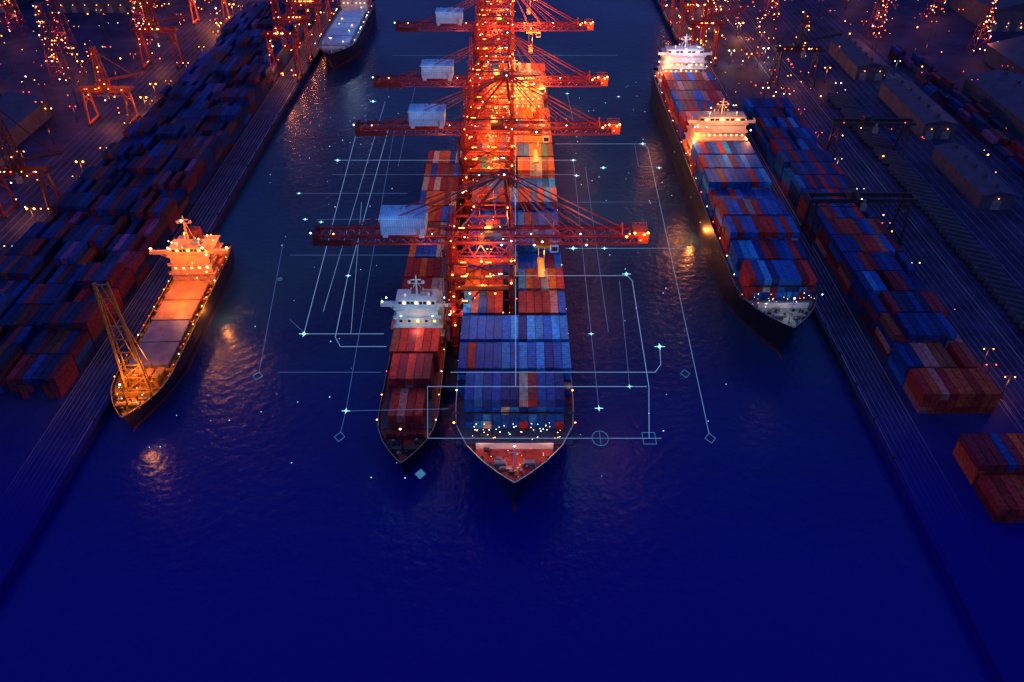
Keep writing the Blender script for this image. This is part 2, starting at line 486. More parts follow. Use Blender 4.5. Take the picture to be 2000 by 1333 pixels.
# ------------------------------------------------------------------ ships
def hull_part(e, L, B, zd, hm, dm, bow, bul=1.2, rake=7.0, cap=None):
    lv = [(-2.0, rake+1, bow*1.5, 1.5, 0.93), (0.9, rake, bow*1.45, 1.5, 0.96), (zd*0.55, rake*0.5, bow*1.2, 1.7, 1.0),
          (zd, 1.2, bow*1.02, 2.0, 1.0), (zd+bul, 0, bow, 2.1, 1.0)]
    S = [0,0.004,0.012,0.025,0.045,0.07,0.1,0.14,0.2,0.3,0.5,0.7,0.85,0.94,1.0]
    def pt(kl, s_):
        z, st, bl, p, f = lv[kl]
        y = st + s_*(L-st)
        t = min(1, (y-st)/bl)
        hw = B/2*f*(1-(1-t)**p)
        if s_ > 0.9: hw *= 1-0.12*((s_-0.9)/0.1)**2
        return hw, y, z
    m_ = MB()
    for k in range(4):
        for i in range(len(S)-1):
            a = pt(k, S[i]); b_ = pt(k, S[i+1]); c = pt(k+1, S[i+1]); d = pt(k+1, S[i])
            mi = 1 if k == 0 else 0
            m_.quad((a[0],a[1],a[2]),(b_[0],b_[1],b_[2]),(c[0],c[1],c[2]),(d[0],d[1],d[2]), mi)
            m_.quad((-d[0],d[1],d[2]),(-c[0],c[1],c[2]),(-b_[0],b_[1],b_[2]),(-a[0],a[1],a[2]), mi)
        a = pt(k, 1); d = pt(k+1, 1)
        m_.quad((a[0],a[1],a[2]),(-a[0],a[1],a[2]),(-d[0],d[1],d[2]),(d[0],d[1],d[2]), 1 if k == 0 else 0)
    m_.cyl((0, rake+6, -1.0), (0, 3.2, -0.5), 1.3, 10, 1, 0.6)
    m_.obj("hull", [hm, M_boot], e)
    m_ = MB()
    for i in range(len(S)-1):
        a = pt(3, S[i]); b_ = pt(3, S[i+1])
        m_.quad((-a[0]+0.05,a[1],zd-0.02),(a[0]-0.05,a[1],zd-0.02),(b_[0]-0.05,b_[1],zd-0.02),(-b_[0]+0.05,b_[1],zd-0.02))
    m_.obj("deck", dm, e)
    m_ = MB()
    for i in range(len(S)-1):
        a = pt(4, S[i]); b_ = pt(4, S[i+1])
        for sg in (-1, 1):
            m_.beam((sg*a[0],a[1],zd+bul+0.08),(sg*b_[0],b_[1],zd+bul+0.08),0.22,0.16)
    m_.obj("capping_rail", cap or M_grey, e)

def foredeck_gear(e, zd, hw, y0, y1, col=M_grey, bw=M_white):
    for sg in (-1, 1):
        m_ = MB(); x = sg*hw*0.3; y = (y0+y1)/2
        m_.cyl((x-1.2,y,zd+0.9),(x+1.2,y,zd+0.9),0.8,10); m_.box(x-1.5,x-1.2,y-1,y+1,zd,zd+1.6); m_.box(x+1.2,x+1.5,y-1,y+1,zd,zd+1.6)
        m_.box(x-1.6,x+1.6,y-0.9,y+0.9,zd,zd+0.25)
        m_.obj("windlass", col, e)
        m_ = MB(); m_.cyl((x,y-1,zd+0.7),(x*0.6,y0+1.5,zd+0.15),0.14,5); m_.obj("anchor_chain", M_dark, e)
        for k in range(4):
            yy = y0+2+(y1-y0-2)*k/3.2; ww = hw*(0.35+0.16*k)
            m_ = MB()
            for d in (-0.5, 0.5):
                m_.cyl((sg*ww+d*0.3,yy+d,zd),(sg*ww+d*0.3,yy+d,zd+0.8),0.25,7)
            m_.box(sg*ww-0.5,sg*ww+0.5,yy-0.9,yy+0.9,zd,zd+0.12)
            m_.obj("mooring_bitts", M_dark, e)
    for k in range(12):
        t = R.uniform(0.25, 0.95); x = R.uniform(-0.75, 0.75)*hw*t; yy = y0+(y1-y0)*t
        m_ = MB()
        if k % 2: m_.box(x-0.6,x+0.6,yy-0.4,yy+0.4,zd,zd+0.7); m_.box(x-0.7,x+0.7,yy-0.5,yy+0.5,zd+0.7,zd+0.8)
        else: m_.cyl((x,yy,zd),(x,yy,zd+1.1),0.22,7); m_.cyl((x,yy,zd+1.1),(x,yy,zd+1.4),0.5,8,0,0.3)
        m_.obj("deck_fitting", R.choice((M_dark, M_grey, col)), e)
    m_ = MB(); m_.cyl((0,y0+4,zd),(0,y0+4,zd+9),0.28,8,0,0.14); m_.box(-1.5,1.5,y0+3.9,y0+4.1,zd+6.5,zd+6.7)
    m_.obj("foremast", bw, e)
    bulb(e, (0, y0+3.7, zd+9.2), "white", 1.0)
    m_ = MB(); m_.box(-hw*0.8, hw*0.8, y1, y1+0.3, zd, zd+2.0)
    for k in range(9):
        x = -hw*0.8+hw*1.6*k/8
        m_.beam((x,y1+0.3,zd+1.6),(x,y1+1.8,zd),0.15,0.15)
    m_.obj("breakwater", bw, e)

def superstructure(e, x0, x1, y0, y1, z0, z1, wing, funnel=True, warm=0.5, body=M_white, mast=10):
    m_ = MB(); lvls = max(2, int((z1-z0)/3))
    h = (z1-z0)/lvls
    for k in range(lvls):
        ins = 0.35*k
        m_.box(x0+ins, x1-ins, y0+ins*0.5, y1-ins*1.3, z0+h*k, z0+h*(k+1)-0.25)
        m_.box(x0+ins-0.7, x1-ins+0.7, y0+ins*0.5-0.9, y1-ins*1.3+0.7, z0+h*(k+1)-0.25, z0+h*(k+1))
        yr = y0+ins*0.5-0.85; zr = z0+h*(k+1)
        m_.box(x0+ins-0.7, x1-ins+0.7, yr-0.03, yr+0.03, zr+0.9, zr+0.97)
        for q in range(9):
            xx = x0+ins-0.6 + (x1-x0-2*ins+1.2)*q/8
            m_.box(xx-0.04, xx+0.04, yr-0.02, yr+0.02, zr, zr+0.9)
    s = m_.obj("superstructure", body, e)
    cx = (x0+x1)/2
    for k in range(1, lvls-1):
        nw = max(4, int((x1-x0)/2.6))
        for j in range(nw):
            x = x0+1.5+0.35*k + (x1-x0-3.0-0.7*k)*j/(nw-1); y = y0+0.175*k
            mm = MB(); z = z0+h*k+h*0.42
            mm.box(x-0.45, x+0.45, y-0.07, y-0.003, z, z+0.85)
            mm.obj("window", E_win if R.random() < warm else M_glass, s)
    zb = z1
    bw = (x1-x0)*0.40
    m_ = MB(); m_.box(cx-bw, cx+bw, y0+0.9, y0+6.5, zb, zb+2.7); m_.box(cx-bw-0.4, cx+bw+0.4, y0+0.5, y0+6.9, zb+2.7, zb+2.95)
    m_.box(-wing+cx, cx-bw, y0+1.2, y0+4.2, zb+0.02, zb+0.25); m_.box(cx+bw, cx+wing, y0+1.2, y0+4.2, zb+0.02, zb+0.25)
    for sg in (-1, 1):
        xa, xb = sorted((cx+sg*wing, cx+sg*(wing-0.15)))
        m_.box(xa, xb, y0+1.2, y0+4.2, zb+0.25, zb+1.3)
        xa, xb = sorted((cx+sg*bw, cx+sg*(wing-0.15)))
        m_.box(xa, xb, y0+1.2, y0+1.32, zb+0.25, zb+1.3)
        m_.beam((cx+sg*(wing-2), y0+2.5, zb), (cx+sg*(bw+0.2), y0+2.5, zb-3), 0.3)
    br = m_.obj("bridge", body, e)
    nw = 9
    for j in range(nw):
        x = cx-bw+0.9 + (2*bw-1.8)*j/(nw-1)
        mm = MB(); mm.box(x-bw/nw*0.75, x+bw/nw*0.75, y0+0.83, y0+0.897, zb+1.2, zb+2.2)
        mm.obj("bridge_window", E_win if j % 3 == 1 else M_glass, br)
    for (a, b_, r_) in ((-0.6,1.6,0.7),(0.65,2.4,0.5),(0.3,5.2,0.45),(-0.3,5.6,0.4)):
        m_ = MB(); xx = cx+a*bw; m_.cyl((xx,y0+b_,zb+2.95),(xx,y0+b_,zb+4.0),0.2,6); m_.cyl((xx,y0+b_,zb+4.0),(xx,y0+b_,zb+4.0+r_*1.4),r_,8,0,r_*0.55)
        m_.obj("antenna_dome", M_white, br)
    m_ = MB(); m_.box(cx+bw*0.2, cx+bw*0.75, y0+3.2, y0+4.8, zb+2.95, zb+4.2); m_.obj("deck_locker", M_grey, br)
    m_ = MB(); m_.cyl((cx, y0+4, zb+2.95), (cx, y0+4, zb+mast), 0.35, 8, 0, 0.2)
    m_.box(cx-2.4, cx+2.4, y0+3.9, y0+4.1, zb+mast-3, zb+mast-2.8); m_.box(cx-1.6, cx+1.6, y0+3.7, y0+4.0, zb+mast-1.6, zb+mast-1.3)
    for sg in (-1, 1):
        m_.beam((cx+sg*1.8, y0+5.5, zb+2.95), (cx, y0+4, zb+mast-1.5), 0.18)
        m_.cyl((cx+sg*2.2, y0+4, zb+mast-2.8), (cx+sg*2.2, y0+4, zb+mast-2), 0.5, 8)
    m_.obj("radar_mast", body, e)
    if funnel:
        m_ = MB(); fy = y1-3.2-(lvls*0.4)
        m_.hexa([(cx-2.2,fy-2.4,z1),(cx+2.2,fy-2.4,z1),(cx+2.2,fy+2.4,z1),(cx-2.2,fy+2.4,z1),
                 (cx-1.7,fy-1.6,z1+5),(cx+1.7,fy-1.6,z1+5),(cx+1.7,fy+2.2,z1+5),(cx-1.7,fy+2.2,z1+5)])
        m_.cyl((cx-0.7,fy,z1+5),(cx-0.7,fy,z1+6.2),0.4,8,1); m_.cyl((cx+0.7,fy,z1+5),(cx+0.7,fy,z1+6.2),0.4,8,1)
        m_.obj("funnel", [M_dred, M_dark], e)
    for sg in (-1, 1):
        xx = x1+0.9 if sg > 0 else x0-0.9; ym = (y0+y1)/2; z = z0+h*1.2
        m_ = MB(); m_.cyl((xx,ym-2.6,z),(xx,ym+2.6,z),0.95,8); m_.cyl((xx,ym-3.5,z+0.2),(xx,ym-2.6,z),0.25,8,0,0.95); m_.cyl((xx,ym+2.6,z),(xx,ym+3.5,z+0.2),0.95,8,0,0.25)
        m_.box(xx-0.5, xx+0.5, ym+0.2, ym+2.0, z+0.8, z+1.4)
        m_.obj("lifeboat", M_lifeb, e)
    return s

def lashing(e, ys, z0, z1, hb):
    for y in ys:
        m_ = MB()
        for k in range(int(2*hb/4.94)+1):
            x = -hb + k*4.94
            m_.box(x-0.12, x+0.12, y-0.15, y+0.15, z0, z1)
        m_.box(-hb, hb, y-0.35, y+0.35, z1-0.15, z1)
        m_.obj("lashing_bridge", M_dark, e)

# --- ship A
eA = empty("container_ship", (AX, 145, 0), "large navy-hulled container ship stacked with mostly blue containers", "container ship")
hull_part(eA, 305, 33.4, 14, M_hull, M_deckred, 27, 1.3, 6, M_white)
foredeck_gear(eA, 14, 13, 1.5, 13.5)
m_ = MB(); m_.box(-15.8, 15.8, 14.8, 298, 14.0, 14.45); m_.obj("hatch_cover", M_deckblue, eA)
lashing(eA, [20.3+i*13.6 for i in range(15)], 14.4, 21, 16.1)
superstructure(eA, -14, 14, 228, 240, 14.5, 38, 17, True, 0.9, M_cream)
for i in range(16):
    for sg in (-1, 1):
        bulb(eA, (sg*16.6, 20.2+i*13.6, 17.5), "orange" if (i+sg) % 3 else "white", R.uniform(0.6, 1.0), "deck_lamp")
for k in range(44):
    bulb(eA, (R.uniform(-14, 14), R.uniform(15.2, 19.9), R.uniform(14.9, 19.0)), R.choice(("white","cool","white","orange")), R.uniform(0.25, 0.45), "deck_lamp")
for k in range(16):
    t = R.uniform(0.2, 1); bulb(eA, (R.uniform(-12, 12)*t, 1.5+12*t, 14.6), R.choice(("white","orange","red")), R.uniform(0.2, 0.35), "deck_lamp")
plight("foredeck_glow", (0, 8, 19), (1.0,0.40,0.20), 1100, eA, 1)
plight("foredeck_glow", (-9, 12, 18), (1.0,0.42,0.22), 500, eA, 1)
plight("foredeck_glow", (9, 12, 18), (1.0,0.42,0.22), 500, eA, 1)
for yy in (252, 286): plight("deck_glow", (6, yy, 44), (1.0,0.32,0.06), 18000, eA, 1)
plight("bridge_glow", (5, 218, 44), (1.0,0.36,0.08), 18000, eA, 1)
plight("bridge_glow", (12, 206, 40), (1.0,0.34,0.08), 9000, eA, 1)
# --- ship B
eB = empty("container_ship", (-31, 158, 0), "narrow feeder ship with pale teal bridge and maroon containers", "container ship")
hull_part(eB, 196, 17.4, 8, M_hullblk, M_deckred, 20, 1.1, 4)
foredeck_gear(eB, 8, 6.5, 1.2, 10.5, M_dark, M_dred)
m_ = MB(); m_.box(-7.4, 7.4, 14.5, 190, 8.0, 8.45); m_.obj("hatch_cover", M_deckblue, eB)
superstructure(eB, -7.6, 7.6, 55, 66, 8.5, 22, 11.5, True, 0.7, M_teal)
for k in range(16):
    for sg in (-1, 1):
        bulb(eB, (sg*8.5, 16+k*11, 10.5), R.choice(("red","orange","white","cool")), R.uniform(0.4,0.7), "deck_lamp")
for p in ((-9,54,27),(9,54,27),(0,53.5,25.5),(-5,54,20),(5,54,20),(-11,57,23.5),(11,57,23.5)):
    bulb(eB, p, R.choice(("cool","white")), 1.0)
plight("bridge_glow", (0, 48, 29), (0.65,0.85,1.0), 1600, eB, 1)
plight("bridge_glow", (0, 51, 17), (1.0,0.5,0.25), 900, eB, 1)
plight("cargo_glow", (0, 42, 24), (1.0,0.30,0.2), 900, eB, 1)
# --- ship C
eC = empty("cargo_ship", (-114.5, 177, 0), "small cargo ship with amber-lit bridge and tall yellow mast", "cargo ship")
eC.rotation_euler = (0, 0, math.radians(1.6))
hull_part(eC, 99, 17, 7.5, M_hullblk, M_deckyel, 20, 1.1, 4, M_yellow)
foredeck_gear(eC, 7.5, 6.5, 1.5, 10, M_yellow, M_yellow)
for k in range(4):
    m_ = MB(); y0 = 24+k*12.2
    m_.box(-6.2, 6.2, y0, y0+11.4, 7.5, 9.2); m_.box(-6.4, 6.4, y0-0.15, y0+11.55, 8.9, 9.1)
    m_.box(-0.15, 0.15, y0+0.2, y0+11.2, 9.2, 9.32)
    m_.obj("hatch_cover", M_hatchlit if k > 1 else M_hatchg, eC)
for k in range(4):
    m_ = MB(); m_.box(-6+k*3.2, -3.6+k*3.2, 15, 22, 7.5, 9.2+0.3*(k%2)); m_.box(-5.8+k*3.2, -3.8+k*3.2, 16, 18, 9.2+0.3*(k%2), 9.9+0.3*(k%2)); m_.obj("deck_cargo", M_yellow, eC)
for k in range(22):
    sg = 1 if k % 2 else -1; yy = 22+k*2.3
    m_ = MB(); m_.box(sg*7.4-0.4, sg*7.4+0.4, yy-0.5, yy+0.5, 7.5, 8.3+0.3*(k % 3)); m_.cyl((sg*7.9, yy+0.5, 7.5), (sg*7.9, yy+0.5, 9.4), 0.1, 5)
    m_.box(7.3, 8.0, yy+0.4, yy+0.6, 7.5, 7.8) if sg > 0 else m_.box(-8.0, -7.3, yy+0.4, yy+0.6, 7.5, 7.8)
    m_.obj("deck_fitting", M_yellow if k % 3 else M_dark, eC)
superstructure(eC, -7.6, 7.6, 75, 90, 7.5, 18, 14, True, 0.95, M_amberlit, 14)
m_ = MB()
for sg in (-1, 1):
    m_.beam((sg*3.4+1, 12, 7.5), (sg*1.9, 14, 46), 0.6, 0.6)
    m_.beam((sg*3.0+1, 14.5, 7.5), (sg*1.7, 14.6, 46), 0.3, 0.3)
NN = 9
for k in range(NN):
    t = k/(NN-1); hw = 3.4+(1.9-3.4)*t; z = 9+36.5*t; y = 12+2*t; xo = 1*(1-t)
    m_.beam((-hw+xo, y, z), (hw+xo, y, z), 0.3)
    if k < NN-1 and k < 4:
        t2 = (k+1)/(NN-1); hw2 = 3.4+(1.9-3.4)*t2
        m_.beam((-hw+xo, y, z), (hw2+1-t2, 12+2*t2, 9+36.5*t2), 0.2)
m_.beam((1,24,8),(0,14,45),0.2)
m_.beam((-3,24,8),(-1.6,14,45),0.2)
m_.obj("derrick_mast", M_yellow, eC)
for k in range(44):
    bulb(eC, (R.uniform(-9, 9), R.uniform(73, 82), R.uniform(9, 24)), R.choice(("orange","orange","white")), R.uniform(0.5,1.2))
for k in range(14):
    for sg in (-1,1): bulb(eC, (sg*8.2, 18+k*5.4, 9.4), R.choice(("orange","red","white")), R.uniform(0.4,0.8), "deck_lamp")
for k in range(14): bulb(eC, (R.uniform(-5,5), R.uniform(5,22), R.uniform(8.2,10.5)), R.choice(("orange","white")), R.uniform(0.3,0.5), "deck_lamp")
for p in ((-13.5,77,20),(13.5,77,20),(0,77,31),(-6,74,21.8),(6,74,21.8)): bulb(eC, p, "white", 1.5)
plight("bridge_glow", (0, 67, 22), (1.0,0.30,0.05), 9500, eC, 1)
plight("bridge_glow", (10, 84, 24), OR, 6000, eC, 1)
plight("bridge_glow", (-9, 79, 25), OR, 3000, eC, 1)
plight("bridge_glow", (3, 84, 31), (1.0,0.36,0.08), 4500, eC, 1)
plight("hatch_glow", (0, 56, 14), OR, 3200, eC, 1)
plight("foredeck_glow", (0, 8, 14), (1.0,0.40,0.04), 3000, eC, 1)
plight("foredeck_glow", (0, 20, 14), (1.0,0.35,0.05), 2300, eC, 1)
plight("hull_glow", (13, 60, 5), OR, 3600, eC, 0.5)
plight("hull_glow", (6, -2, 6), OR, 1500, eC, 0.5)
# --- ship D
eD = empty("container_ship", (DX, 212, 0), "long moored container ship loaded with blue and red containers", "container ship")
hull_part(eD, 248, 27, 14, M_hullblk, M_deckgreen, 25, 1.3, 6)
foredeck_gear(eD, 14, 10.5, 1.5, 13)
m_ = MB(); m_.box(-12.8, 12.8, 17.5, 236, 14.0, 14.45); m_.obj("hatch_cover", M_deckblue, eD)
lashing(eD, [17.2+i*13.4 for i in range(9)], 14.4, 20, 13)
superstructure(eD, -12, 12, 126, 142, 14.5, 32, 14.5, True, 0.8, M_cream)
superstructure(eD, -11.5, 11.5, 220, 234, 14.5, 31, 14, True, 0.8)
for k in range(40):
    bulb(eD, (R.uniform(-13, 13), R.uniform(122, 136), R.uniform(18, 38)), R.choice(("orange","white","orange","cool")), R.uniform(0.7,1.3))
for k in range(26):
    bulb(eD, (R.uniform(-13, 13), R.uniform(214, 230), R.uniform(20, 38)), R.choice(("orange","white","cool")), R.uniform(0.7,1.3))
for k in range(18):
    for sg in (-1,1): bulb(eD, (sg*13.4, 16+k*12.5, 17.5), R.choice(("orange","red","white","cool")), R.uniform(0.4,0.8), "deck_lamp")
for k in range(24):
    bulb(eD, (R.uniform(-10, 10), R.uniform(12, 16.5), R.uniform(14.6, 19)), R.choice(("red","orange","cool","white")), R.uniform(0.25,0.45), "deck_lamp")
plight("bridge_glow", (0, 118, 38), (1.0,0.55,0.30), 11000, eD, 1)
plight("bridge_glow", (-13, 124, 26), OR, 11000, eD, 1)
plight("bridge_glow", (13, 128, 26), OR, 8000, eD, 1)
plight("bridge_glow", (0, 152, 34), (1.0,0.30,0.14), 7000, eD, 1)
plight("bridge_glow", (0, 212, 38), (0.8,0.75,1.0), 8000, eD, 1)
plight("bridge_glow", (-12, 216, 28), OR, 7000, eD, 1)
plight("foredeck_glow", (0, 8, 19), (1.0,0.8,0.6), 600, eD, 1)
plight("side_glow", (-17, 82, 5), OR, 6000, eD, 0.6)
# --- ship F
eF = empty("cargo_ship", (-111, 497, 0), "pale-decked cargo ship moored beside the quay", "cargo ship")
hull_part(eF, 120, 24, 10, M_hull, M_grey, 26, 1.2, 5)
foredeck_gear(eF, 10, 9, 1.5, 12)
for k in range(5):
    m_ = MB(); m_.box(-8.5, 8.5, 20+k*14.5, 32+k*14.5, 10, 12)
    for j in range(4): m_.box(-8.6, 8.6, 22+k*14.5+j*2.6, 22.3+k*14.5+j*2.6, 12, 12.25)
    m_.obj("hatch_cover", M_house, eF)
superstructure(eF, -9, 9, 96, 110, 10, 24, 12, True, 0.7)
for k in range(24): bulb(eF, (R.choice((-11.5,11.5,-4,5)), 15+k*3.8, 12.8), R.choice(("white","cool","orange")), R.uniform(0.6,1.1), "deck_lamp")
plight("deck_glow", (0, 60, 32), (0.6,0.75,1.0), 4000, eF, 1)

# ------------------------------------------------------------------ ship-to-shore cranes
def make_crane(y):
    O = (-19, y, 3)
    e = empty("gantry_crane", O, "red gantry crane with pale machinery house spanning moored ships", "gantry crane", "red cranes standing in a line")
    def part(m_, nm, mt):
        return m_.obj(nm, mt, e, O)
    XL, XR = -19.4, -1.0
    for x, zb in ((XL, 4.6), (XR, 15.8)):
        for dy in (-8, 8):
            m_ = MB(); m_.beam((x, y+dy, zb), (x, y+dy, 45), 1.15, 1.3)
            for z in range(int(zb)+3, 44, 4):
                m_.box(x-0.85, x+0.85, y+dy-0.95, y+dy+0.95, z, z+0.2)
            m_.box(x+0.75, x+0.85, y+dy-0.95, y+dy-0.85, zb, 44); m_.box(x-0.85, x-0.75, y+dy-0.95, y+dy-0.85, zb, 44)
            part(m_, "leg", M_red)
            m_ = MB()
            for k in range(3): m_.cyl((x-0.5, y+dy-1.4+k*1.4, zb-1.1), (x+0.5, y+dy-1.4+k*1.4, zb-1.1), 0.5, 8)
            m_.box(x-0.7, x+0.7, y+dy-2.2, y+dy+2.2, zb-0.9, zb)
            part(m_, "wheel_bogie", M_dark)
        m_ = MB(); m_.box(x-0.6, x+0.6, y-7.3, y+7.3, zb+0.1, zb+1.4); part(m_, "sill_beam", M_red)
        m_ = MB(); m_.beam((x, y-7.2, 30), (x, y, 43.5), 0.45); m_.beam((x, y+7.2, 30), (x, y, 43.5), 0.45)
        m_.beam((x, y-7.2, 30), (x, y+7.2, 30), 0.7, 0.9)
        m_.beam((x, y-7.2, 17), (x, y+7.2, 29.3), 0.3); m_.beam((x, y+7.2, 17), (x, y-7.2, 29.3), 0.3)
        part(m_, "bracing", M_red)
    for dy in (-8, 8):
        m_ = MB(); m_.box(XL+0.65, XR-0.65, y+dy-0.5, y+dy+0.5, 29, 30.2)
        part(m_, "portal_beam", M_orange)
        m_ = MB()
        N = 8; W = (XR-XL-1.3)/N
        for k in range(N):
            xa = XL+0.65+k*W
            m_.beam((xa, y+dy, 41 if k % 2 else 44.8), (xa+W, y+dy, 44.8 if k % 2 else 41), 0.22)
            m_.beam((xa, y+dy, 30.3 if k % 2 else 32.6), (xa+W, y+dy, 32.6 if k % 2 else 30.3), 0.18)
            m_.beam((xa, y+dy, 32.7), (xa, y+dy, 40.9), 0.12)
        m_.beam((XL+0.65, y+dy, 40.9), (XR-0.65, y+dy, 40.9), 0.3); m_.beam((XL+0.65, y+dy, 32.7), (XR-0.65, y+dy, 32.7), 0.25)
        m_.beam((XL+0.65, y+dy, 36.8), (XR-0.65, y+dy, 36.8), 0.2)
        m_.beam((XL+0.7, y+dy, 32.8), (XR-0.6, y+dy, 40.8), 0.35)
        m_.beam((XR-0.7, y+dy, 32.8), (XL+0.6, y+dy, 40.8), 0.35)
        m_.beam((XL+0.7, y+dy, 18), (XL+9, y+dy, 28.9), 0.4)
        for k in range(6):
            z = 6+k*3.8
            m_.beam((XL+0.6, y+dy, z), (XL+3.6, y+dy, z+3.6), 0.16); m_.beam((XL+3.6, y+dy, z-0.2), (XL+0.6, y+dy, z-0.2), 0.14)
        m_.beam((XL+3.6, y+dy, 5), (XL+3.6, y+dy, 28.9), 0.25)
        part(m_, "diagonal_brace", M_red)
    for x in (XL, XR):
        m_ = MB(); m_.box(x-0.6, x+0.6, y-8.8, y+8.8, 45, 46.2); part(m_, "cross_girder", M_red)
    # boom: two deep lattice girders with cross ties
    m_ = MB()
    for dy in (-2.4, 2.4):
        m_.box(-60, 38, y+dy-0.35, y+dy+0.35, 44.3, 44.95)
        m_.box(-60, 38, y+dy-0.3, y+dy+0.3, 41.7, 42.2)
        for k in range(48):
            xa = -59+k*2
            m_.beam((xa, y+dy, 42.1 if k % 2 else 44.4), (xa+2, y+dy, 44.4 if k % 2 else 42.1), 0.2)
    for k in range(25):
        x = -59 + k*4.0
        m_.box(x-0.15, x+0.15, y-2.05, y+2.05, 44.5, 44.8); m_.box(x-0.12, x+0.12, y-2.1, y+2.1, 41.8, 42.0)
        if k < 24: m_.beam((x, y-2.0, 44.6), (x+4, y+2.0, 44.6), 0.14)
    part(m_, "boom", M_red)
    m_ = MB(); m_.box(38, 41, y-3.0, y+3.0, 42.2, 45.1); m_.box(36.5, 41.2, y-3.3, y+3.3, 45.1, 45.25)
    for sy in (-3.2, 3.2):
        m_.box(36.5, 41.1, y+sy-0.06, y+sy+0.06, 46.2, 46.3)
        for k in range(5): m_.box(36.6+k*1.1, 36.7+k*1.1, y+sy-0.05, y+sy+0.05, 45.25, 46.2)
    part(m_, "boom_tip", M_orange)
    m_ = MB(); m_.box(-62, -60, y-2.8, y+2.8, 42.4, 45.0); m_.box(-62, -50, y-3.2, y-2.8, 41.6, 43.4); m_.box(-61.5, -60, y+1, y+2.6, 45.0, 46.0)
    for k in range(4): m_.beam((-60+k*3, y-3.0, 43.3), (-59+k*3, y-3.0, 40.4), 0.25)
    part(m_, "counterweight", M_dred)
    for sy in (-3.75, 3.75):
        m_ = MB()
        m_.box(-58, 36, y+sy-0.35, y+sy+0.35, 44.7, 44.8)
        m_.box(-58, 36, y+sy*1.09-0.03, y+sy*1.09+0.03, 45.8, 45.88)
        for k in range(32): m_.box(-58+k*3-0.04, -58+k*3+0.04, y+sy*1.09-0.04, y+sy*1.09+0.04, 44.8, 45.8)
        part(m_, "walkway", M_dred)
    m_ = MB()
    for dy in (-1, 1):
        m_.beam((XR, y+dy*8, 46.2), (-3, y+dy*1.6, 64), 0.7)
        m_.beam((XL, y+dy*8, 46.2), (-3.6, y+dy*1.6, 63.6), 0.55)
        m_.beam((-11.5, y+dy*4.8, 55), (-2, y+dy*5, 55), 0.35)
        m_.beam((-15.5, y+dy*6.4, 50.6), (-1.5, y+dy*6.4, 50.6), 0.25)
        m_.beam((-15.5, y+dy*6.4, 50.6), (-2, y+dy*5, 55), 0.2)
        m_.beam((-11.5, y+dy*4.8, 55), (-2.6, y+dy*3.2, 59.6), 0.2)
        m_.beam((-11, y+dy*8, 46.2), (-11, y+dy*5, 55), 0.2); m_.beam((-6, y+dy*8, 46.2), (-6.5, y+dy*4, 58), 0.2)
    m_.box(-4.4, -2.0, y-2.2, y+2.2, 63.6, 64.6)
    for z, hw in ((50, 6.6), (54, 5.2), (59, 3.3)):
        m_.beam((XR-(z-46)*0.11, y-hw, z), (XR-(z-46)*0.11, y+hw, z), 0.35)
    m_.beam((-1.4, y-6.6, 50), (-1.8, y+5.2, 54), 0.22); m_.beam((-1.4, y+6.6, 50), (-1.8, y-5.2, 54), 0.22)
    m_.box(XL+0.7, XR-0.7, y-8.5, y-7.9, 45.5, 46.2); m_.box(XL+0.7, XR-0.7, y+7.9, y+8.5, 45.5, 46.2)
    part(m_, "apex_frame", M_red)
    for (xm, ym, zt) in ((XL, 8, 60), (XL, -8, 56), (XR, 8, 58)):
        m_ = MB()
        for a in (-0.6, 0.6):
            for b_ in (-0.6, 0.6): m_.beam((xm+a, y+ym+b_, 46.2), (xm+a*0.6, y+ym+b_*0.6, zt), 0.16)
        NK = int((zt-47)/1.5)
        for k in range(NK):
            z = 46.6+k*1.5; m_.beam((xm-0.55, y+ym-0.6, z), (xm+0.55, y+ym-0.6, z+1.4), 0.1); m_.beam((xm-0.5, y+ym+0.6, z), (xm+0.5, y+ym-0.6, z+1.4), 0.1)
        part(m_, "service_mast", M_red)
    for dy in (-1.6, 1.6):
        for xe, ww in ((33, 0.36), (14, 0.36), (24, 0.18), (19, 0.12), (7, 0.18)):
            m_ = MB(); m_.beam((-2.6, y+dy, 64.2), (xe, y+dy*1.6, 45), ww); part(m_, "forestay", M_red)
        for xe, ww in ((-50, 0.34), (-26, 0.34), (-43, 0.16)):
            m_ = MB(); m_.beam((-4.2, y+dy, 64.2), (xe, y+dy*1.6, 45.2 if xe < -42 else 52.3), ww); part(m_, "backstay", M_red)
    for xx in (12, 33):
        m_ = MB()
        m_.beam((xx, y-2.6, 44.9), (xx, y, 48), 0.3); m_.beam((xx, y+2.6, 44.9), (xx, y, 48), 0.3)
        part(m_, "stay_bracket", M_orange)
    m_ = MB(); m_.box(-40.5, -27, y-4.3, y+4.3, 46.0, 51.2); m_.box(-40.8, -26.7, y-4.6, y+4.6, 51.2, 51.5)
    m_.box(-40, -38.5, y-4.2, y-3.6, 45, 46); m_.box(-29, -27.5, y-4.2, y-3.6, 45, 46); m_.box(-40, -38.5, y+3.6, y+4.2, 45, 46); m_.box(-29, -27.5, y+3.6, y+4.2, 45, 46)
    for k in range(20): m_.box(-40.3+k*0.68, -40.14+k*0.68, y-4.40, y-4.3, 46.1, 51.1, 1)
    for k in range(19): m_.box(-40.5+k*0.72, -40.36+k*0.72, y-4.5, y+4.5, 51.5, 51.62, 1)
    m_.box(-40.5, -27, y-4.42, y-4.40, 48.5, 48.75, 1)
    mh = part(m_, "machine_house", [M_house, M_housed])
    for k in range(3):
        mm = MB(); mm.box(-38.5+k*4.2, -37.3+k*4.2, y+1.5, y+2.7, 51.63, 52.1); mm.cyl((-37.9+k*4.2, y+2.1, 52.1), (-37.9+k*4.2, y+2.1, 52.35), 0.45, 8); mm.obj("roof_vent", M_housed, mh, O)
